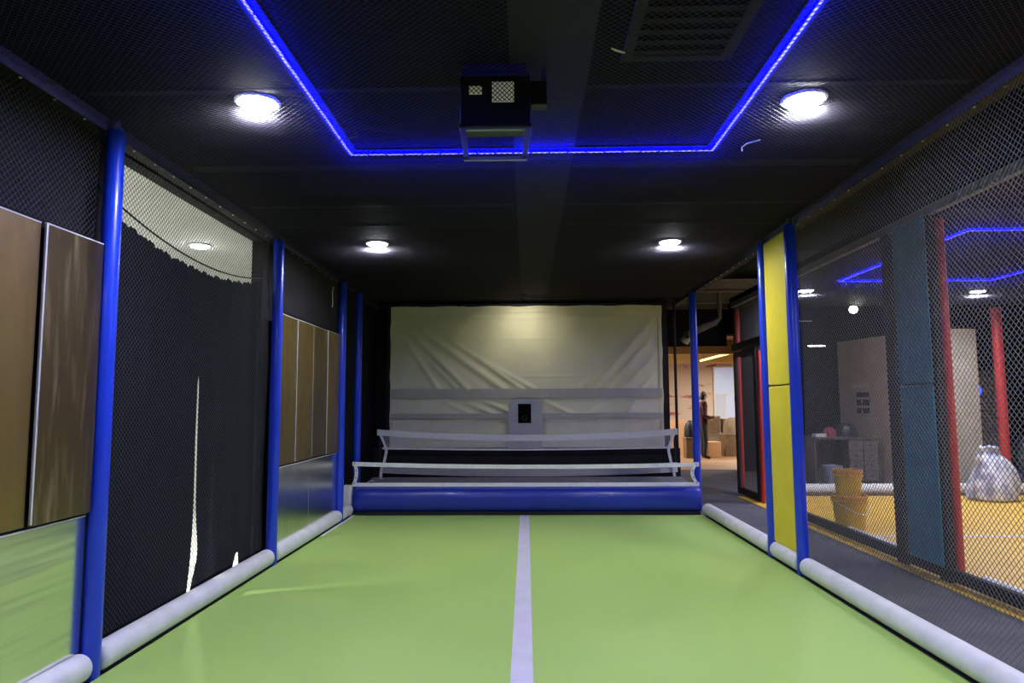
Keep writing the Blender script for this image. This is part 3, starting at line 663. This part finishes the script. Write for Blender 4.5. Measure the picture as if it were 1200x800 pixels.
# printed notice on the side board: pale heading, three dark lines
dv = (Vector(P1)-Vector(P0)); dl = dv.length; du = dv.normalized(); nn = Vector((du.y, -du.x))
if nn.x > 0: nn = -nn
def on_side(s, z, off=.004): q = Vector(P0)+du*s+nn*off; return (q.x-ox, q.y-oy, z)
def side_s(pxx):
    best = min(np.linspace(0, dl, 400), key=lambda s: abs(proj_x(Vector(P0)+du*s)-pxx)); return best
def proj_x(q):
    c = ROT.T @ (np.array([q.x, q.y, 1.45])-EYE); return 600+FPX*c[0]/c[2]
def proj_z(s, py):
    q = Vector(P0)+du*s; dist = (ROT.T @ (np.array([q.x, q.y, 1.45])-EYE))[2]
    return px(proj_x(q), py, 1, q.y)[2]
def print_quad(x0, x1, y0, y1, m, nm):
    s0, s1 = side_s(x0), side_s(x1); pts = [on_side(s0, proj_z(s0, y1)), on_side(s1, proj_z(s1, y1)), on_side(s1, proj_z(s1, y0)), on_side(s0, proj_z(s0, y0))]
    inn = [on_side(s0, proj_z(s0, y1), .0005), on_side(s1, proj_z(s1, y1), .0005), on_side(s1, proj_z(s1, y0), .0005), on_side(s0, proj_z(s0, y0), .0005)]
    return obj(nm, MB().add(pts+inn, [(0, 1, 2, 3), (7, 6, 5, 4), (0, 4, 5, 1), (1, 5, 6, 2), (2, 6, 7, 3), (3, 7, 4, 0)]), m, pt)
for k in range(6): print_quad(1000+k*3.3, 1002.2+k*3.3, 449, 454.5, 'inkw', 'letter')
for r_, (ya_, yb_) in enumerate(((459.5, 465), (468, 475), (478, 484))):
    for x_a, x_b in ((1004, 1009.5), (1011, 1019)) if r_ else ((1004, 1019),): print_quad(x_a, x_b, ya_, yb_, 'ink', 'character')
# board and lamp beyond
tag(obj('board', MB().box(9.55, 10.1, 14.9, 14.96, 0, 2.1, .01), 'brownboard'), 'brown board leaning in the dark beyond the cream partition', 'board')
il = thing('indicator_lamp', 'small glowing blue indicator on a pole beside the cream partition', 'lamp', (7.66, 11.9, 0))
obj('pole', MB().tube([(0, 0, 0), (0, 0, 1.6)], .012, 8), 'steel_dark', il); obj('bulb', MB().lathe([(.01, 1.56), (.035, 1.60), (.035, 1.68), (.01, 1.72)], 12), 'bluelamp', il)
# counter with drawers
ct = thing('counter', 'grey brown counter with drawers beside the brown partition', 'counter', (5.72, 12.9, 0))
obj('top_board', MB().box(-.6, .58, -.32, .32, .80, .84, .005), 'counter', ct)
obj('side_panel', MB().box(-.58, -.55, -.3, .3, 0, .80), 'counter', ct); obj('carcass', MB().box(.02, .55, -.28, .3, 0, .80), 'counter', ct)
for r_ in range(4):
    for c_ in range(2):
        d = obj('drawer', MB().box(.03+c_*.26, .275+c_*.26, -.305, -.28, .07+r_*.18, .235+r_*.18, .004), 'drawer', ct)
        obj('knob', MB().box(.13+c_*.26, .18+c_*.26, -.32, -.305, .15+r_*.18, .165+r_*.18, .002), 'steel_dark', d)
obj('back_panel', MB().box(-.55, .02, .26, .29, 0, .80), 'counter', ct)
tag(obj('waste_bin', MB().lathe([(.13, 0), (.17, .36), (.16, .36), (.12, .02)], 20), 'lilac', loc=(5.38, 12.45, 0)), 'lilac waste bin standing by the counter', 'bin')
blob('folded_coat', 'pink cloth bundle lying on the counter', 'cloth', 'pink', (5.52, 12.85, .84), .11, .12, .17, 5)
blob('bag', 'black bag lying on the counter beside the pink bundle', 'bag', 'bagblack', (5.86, 12.9, .84), .19, .14, .24, 8)
tag(obj('paper_stack', MB().box(5.22, 5.40, 12.7, 12.9, .84, .90, .004), 'white'), 'white stack of papers on the counter end', 'papers')

# ================================================================== HALL ROOF: beams, pipes, lamps
tag(obj('roof_panel', MB().box(2.6, 3.3, 6.4, 7.3, 3.95, 4.0), 'brownceil'), 'brown roof panel above the aisle near the yellow pad', 'panel')
tag(obj('roof_panel', MB().box(3.0, 5.5, 3.6, 4.7, 3.95, 4.0), 'brownceil'), 'brown roof panel above the near end of the aisle', 'panel')
labs = ['just past the yellow pad', 'above the aisle doorway', 'above the middle of the doorway', 'before the barrier', 'level with the blue barrier', 'level with the screen', 'past the screen wall', 'just before the lit far room']
for k, y in enumerate((7.6, 8.4, 9.4, 10.6, 12.0, 13.3, 14.8, 15.7)):
    t = thing('roof_beam', 'grey roof beam over the aisle, '+labs[k], 'beam', (0, y, 3.62))
    obj('web', MB().box(2.42, (4.6 if y > 15.4 else 9) if y > 11.7 else 3.41, -.012, .012, 0, .48), 'beam', t); obj('flange', MB().box(2.42, (4.6 if y > 15.4 else 9) if y > 11.7 else 3.41, -.06, .06, -.02, 0, .003), 'beam', t)
pipe = [(3.05, 13.2, 2.75), (3.5, 13.5, 2.95), (3.75, 13.7, 3.05), (3.85, 13.75, 3.15), (3.87, 13.76, 4.1)]
tag(obj('bent_pipe', MB().tube(pipe, [.07, .07, .06, .045, .04], 12), 'beam'), 'bent grey pipe under the roof beyond the blue barrier', 'pipe')
sp = thing('flood_lamp', 'white flood lamp head hanging under the roof beside the far blue post', 'lamp', (3.42, 15.0, 2.78))
obj('head', MB().tube([(0, 0, .0), (.08, -.06, .13), (.10, -.08, .17)], [.10, .08, .03], 12), 'white', sp); obj('stem', MB().tube([(.10, -.08, .17), (.12, -.06, 1.35)], .012, 6), 'steel_dark', sp)
gl = thing('spot_lamp', 'glaring round spot lamp hanging over the brown partition', 'lamp', (5.62, 11.9, 3.05))
obj('bulb', MB().lathe([(.005, -.07), (.05, -.05), (.07, 0), (.05, .045), (.02, .06)], 14), 'spot', gl); obj('stem', MB().tube([(0, 0, .05), (0, 0, 1.05)], .012, 6), 'steel_dark', gl)
light('lamp_light', 'POINT', gl, (0, -.13, -.06), 14., (1, .93, .85)).data.shadow_soft_size = .05
for x, y, lab in ((6.05, 14.5, 'thin linear lamp glowing in the dark hall beyond the counter'), (5.6, 14.0, 'thin linear lamp under the dark roof beyond the counter, unlit')):
    t = thing('linear_lamp', lab, 'lamp', (x, y, 2.64 if y == 14.5 else 3.1)); obj('tube', MB().tube([(-.17, 0, 0), (.17, 0, 0)], .012, 8), 'spot' if y == 14.5 else 'lampring', t)
    for s in (-.15, .15): obj('hanger', MB().tube([(s, 0, .012), (s, 0, 1.46 if y == 14.5 else 1.0)], .005, 5), 'steel_dark', t)

# ================================================================== FAR ROOM (seen through the aisle)
yb = thing('ceiling_beams', 'mustard beams under the ceiling of the lit far room', 'beam', (0, 17.0, 0))
zz = lambda py, Y: px(830, py, 1, Y)[2]
obj('upper_beam', MB().box(2.4, 9, -.1, .1, zz(415, 17.), 3.0, .01), 'yellowbeam', yb)
obj('lower_beam', MB().box(2.4, 9, 3.0, 3.15, zz(425, 20.), 3.0, .01), 'yellowbeam', yb)
a = px(821, 422.5, 1, 19.6); b = px(856, 413.5, 1, 17.4)
lt = thing('linear_lamp', 'bright yellow linear tube slanting under the far room ceiling', 'lamp', tuple(a))
db = np.array(b)-np.array(a)
obj('tube', MB().tube([(0, 0, 0), tuple(db)], .03, 8), 'ledyellow', lt)
for k in (.1, .9): obj('hanger', MB().tube([tuple(db*k+np.array([0, 0, .03])), (db[0]*k, db[1]*k, 3.0-a[2])], .006, 5), 'steel_dark', lt)
for x, y, p, lab in ((6.7, 18.0, 115., 'by the window side, before the boxes'), (6.9, 21.5, 115., 'by the window side, next to the cream wall'), (3.0, 19.0, 110., 'behind the canvas screen')):  # lamps added out of view to brighten the far room
    t = thing('added_lamp', 'added unseen lamp brightening the far room, '+lab, 'lamp', (x, y, 2.7))
    obj('shade', MB().lathe([(.22, 0), (.10, .14), (.03, .18)], 18, close=False), 'steel_dark', t); obj('bulb', MB().lathe([(.01, .02), (.05, .05), (.04, .10), (.01, .13)], 12), 'spot', t)
    obj('cable', MB().tube([(0, 0, .18), (0, 0, .3)], .006, 5), 'steel_dark', t)
    light('lamp_light', 'AREA', t, (0, 0, -.01), p, (1, .90, .80), .3)
# window in the far wall
wn = thing('window_frame', 'tall pale blue window in the cream far wall', 'window', (0, 23.96, 0)); wn['kind'] = 'structure'; wn.name = 'window_1'
a = px(837, 431, 1, 23.96); b = px(858, 500, 1, 23.96); mzz = px(837, 462, 1, 23.96)[2]; mx_ = px(850, 462, 1, 23.96)[0]
obj('pane', MB().box(a[0], b[0]+.1, -.01, 0, mzz, a[2]), 'glass', wn); obj('pane', MB().box(a[0], mx_, -.012, 0, b[2], mzz), 'glass2', wn); obj('pane', MB().box(mx_, b[0]+.1, -.01, 0, b[2], mzz), 'glass', wn)
obj('frame_bar', MB().box(a[0]-.05, a[0], -.03, .02, b[2], a[2]), 'white', wn); obj('frame_bar', MB().box(a[0]-.05, b[0]+.1, -.03, .02, a[2], a[2]+.06), 'white', wn)
obj('frame_bar', MB().box(mx_-.02, mx_+.02, -.03, 0, b[2], mzz), 'white', wn); obj('frame_bar', MB().box(a[0], b[0]+.1, -.03, 0, mzz-.02, mzz+.02), 'white', wn)
# boxes
def carton(label, x0, x1, y0, y1, z0, z1, m='card', flaps=True):
    t = thing('cardboard_box', label, 'box', ((x0+x1)/2, (y0+y1)/2, z0)); hx = (x1-x0)/2; hy = (y1-y0)/2; h = z1-z0
    obj('body', MB().box(-hx, hx, -hy, hy, 0, h, .008), m, t)
    obj('packing_tape', MB().box(-.03, .03, -hy-.002, hy+.002, h-.12, h+.003), 'card2', t)
    if flaps: obj('lid_rim', MB().box(-hx-.012, hx+.012, -hy-.012, hy+.012, h-.035, h+.006, .004), 'card2', t)
fz = .006
carton('large open topped cardboard box on the warm floor of the far room', 5.45, 6.15, 19.3, 19.9, fz, .62)
carton('cardboard box stacked at the far room wall under the window', 5.15, 5.75, 20.6, 21.2, fz, .55, 'card2')
carton('cardboard box on top of the box under the window', 5.2, 5.7, 20.65, 21.15, .556, 1.08)
carton('squat cardboard box high on the pile right of the person', 5.8, 6.5, 20.4, 21.0, fz, 1.0, 'card2')
carton('brown cardboard box standing behind the far blue post', 4.25, 4.62, 18.7, 19.1, fz, .55)
blob('bag', 'black bag sitting on the brown box behind the blue post', 'bag', 'bagblack', (4.43, 18.9, .565), .19, .16, .42, 11)
tag(obj('board', MB().box(4.02, 4.42, 19.6, 19.66, fz, 1.0, .006), 'board'), 'orange board leaning in the far room beside the black bag', 'board')
blob('wrapped_bundle', 'crumpled tan wrapping heap on the open cardboard box', 'bundle', 'card2', (5.78, 19.6, .628), .3, .22, .42, 21)
tag(obj('board', MB().box(4.9, 5.25, 19.0, 19.4, fz, .42, .01), 'board'), 'low pale crate on the floor right of the person', 'crate')
# person
pe = thing('person', 'person in a maroon top and dark trousers standing in the far lit room', 'person', (4.63, 18.4, fz), rz=0)
def skinned(name, verts, edges, radii, m, parent, sub=2, root=0):
    me = bpy.data.meshes.new(name); me.from_pydata(verts, edges, []); me.materials.append(MT[m])
    o = bpy.data.objects.new(name, me); COL.objects.link(o); o.parent = parent
    md = o.modifiers.new('skin', 'SKIN'); md.use_smooth_shade = True
    for i, r in enumerate(radii):
        sv = me.skin_vertices[0].data[i]; sv.radius = r if hasattr(r, '__len__') else (r, r); sv.use_root = (i == root)
    s = o.modifiers.new('subsurf', 'SUBSURF'); s.levels = sub; s.render_levels = sub
    return o
# facing +x: body one continuous figure; forearms forward
V = [(0, 0, .95), (.0, 0, 1.12), (.0, 0, 1.32), (.01, 0, 1.45), (.02, 0, 1.53), (.035, 0, 1.60), (.045, 0, 1.70),
     (0, .09, .88), (.02, .10, .50), (-.01, .10, .09), (.14, .10, .035),
     (0, -.09, .88), (.03, -.10, .50), (.0, -.10, .09), (.15, -.10, .035),
     (0, .17, 1.40), (-.03, .21, 1.14), (.15, .17, 1.06), (.24, .14, 1.08),
     (0, -.17, 1.40), (-.02, -.21, 1.14), (.17, -.17, 1.08), (.27, -.14, 1.11)]
E_ = [(0, 1), (1, 2), (2, 3), (3, 4), (4, 5), (5, 6), (0, 7), (7, 8), (8, 9), (9, 10), (0, 11), (11, 12), (12, 13), (13, 14), (3, 15), (15, 16), (16, 17), (17, 18), (3, 19), (19, 20), (20, 21), (21, 22)]
R_ = [(.13, .15), (.12, .14), (.13, .16), (.09, .11), .055, .085, .075, .095, .07, .05, .04, .095, .07, .05, .04, .065, .05, .04, .032, .065, .05, .04, .032]
body = skinned('body', V, E_, R_, 'maroon', pe)
body.data.materials.clear()
# one body mesh coloured by height: shoes, trousers, top, skin
bmat = bpy.data.materials.new('clothed_body'); bmat.use_nodes = True; nt = bmat.node_tree; bs = nt.nodes['Principled BSDF']; bs.inputs['Roughness'].default_value = .8
tc = nt.nodes.new('ShaderNodeTexCoord'); sx = nt.nodes.new('ShaderNodeSeparateXYZ'); rp = nt.nodes.new('ShaderNodeValToRGB'); dvn = nt.nodes.new('ShaderNodeMath'); dvn.operation = 'DIVIDE'; dvn.inputs[1].default_value = 1.8
nt.links.new(tc.outputs['Object'], sx.inputs[0]); nt.links.new(sx.outputs[2], dvn.inputs[0]); nt.links.new(dvn.outputs[0], rp.inputs[0]); nt.links.new(rp.outputs[0], bs.inputs[0])
cr = rp.color_ramp; cr.interpolation = 'CONSTANT'; cr.elements[0].position = 0; cr.elements[0].color = (.02, .02, .02, 1)
cr.elements[1].position = .09/1.8; cr.elements[1].color = (.028, .035, .04, 1)
e = cr.elements.new(.93/1.8); e.color = (.06, .013, .022, 1); e = cr.elements.new(1.50/1.8); e.color = (.40, .24, .17, 1)
body.data.materials.append(bmat)
obj('hair', MB().grid(lambda u, v: (.03+.098*math.cos(2*PI*u)*math.cos(v*PI/2)-.012, .088*math.sin(2*PI*u)*math.cos(v*PI/2), 1.655+.125*math.sin(v*PI/2)-(.10*(1-v) if math.cos(2*PI*u) < .2 else 0)), 28, 8), 'hair', pe)
obj('nose', MB().tube([(.115, 0, 1.66), (.145, 0, 1.625)], [.010, .018], 8), 'skin', pe)
for s in (-1, 1):
    hd = Vector((.25, s*.14, 1.085))
    hb = obj('hand', MB().box(hd.x-.03, hd.x+.06, hd.y-.035, hd.y+.035, hd.z-.014, hd.z+.014, .01), 'skin', pe)
    for k in range(4): obj('finger', MB().tube([(hd.x+.055, hd.y-.027+k*.018, hd.z), (hd.x+.09+.01*(k in (1, 2)), hd.y-.027+k*.018, hd.z+.002), (hd.x+.115+.012*(k in (1, 2)), hd.y-.027+k*.018, hd.z-.018)], [.009, .008, .007], 6), 'skin', hb)
    obj('thumb', MB().tube([(hd.x-.01, hd.y-s*.03, hd.z), (hd.x+.03, hd.y-s*.05, hd.z+.012), (hd.x+.055, hd.y-s*.05, hd.z+.008)], [.010, .009, .008], 6), 'skin', hb)
tag(obj('phone', MB().box(4.91, 4.97, 18.32, 18.48, 1.10, 1.115, .003), 'white'), 'pale phone held in the hands of the standing person', 'phone')
tag(obj('black_pole', MB().tube([(2.30, 10.72, 0), (2.30, 10.72, CZ)], .022, 10), 'steel_dark'), 'slim black pole beside the canvas screen edge', 'pole')
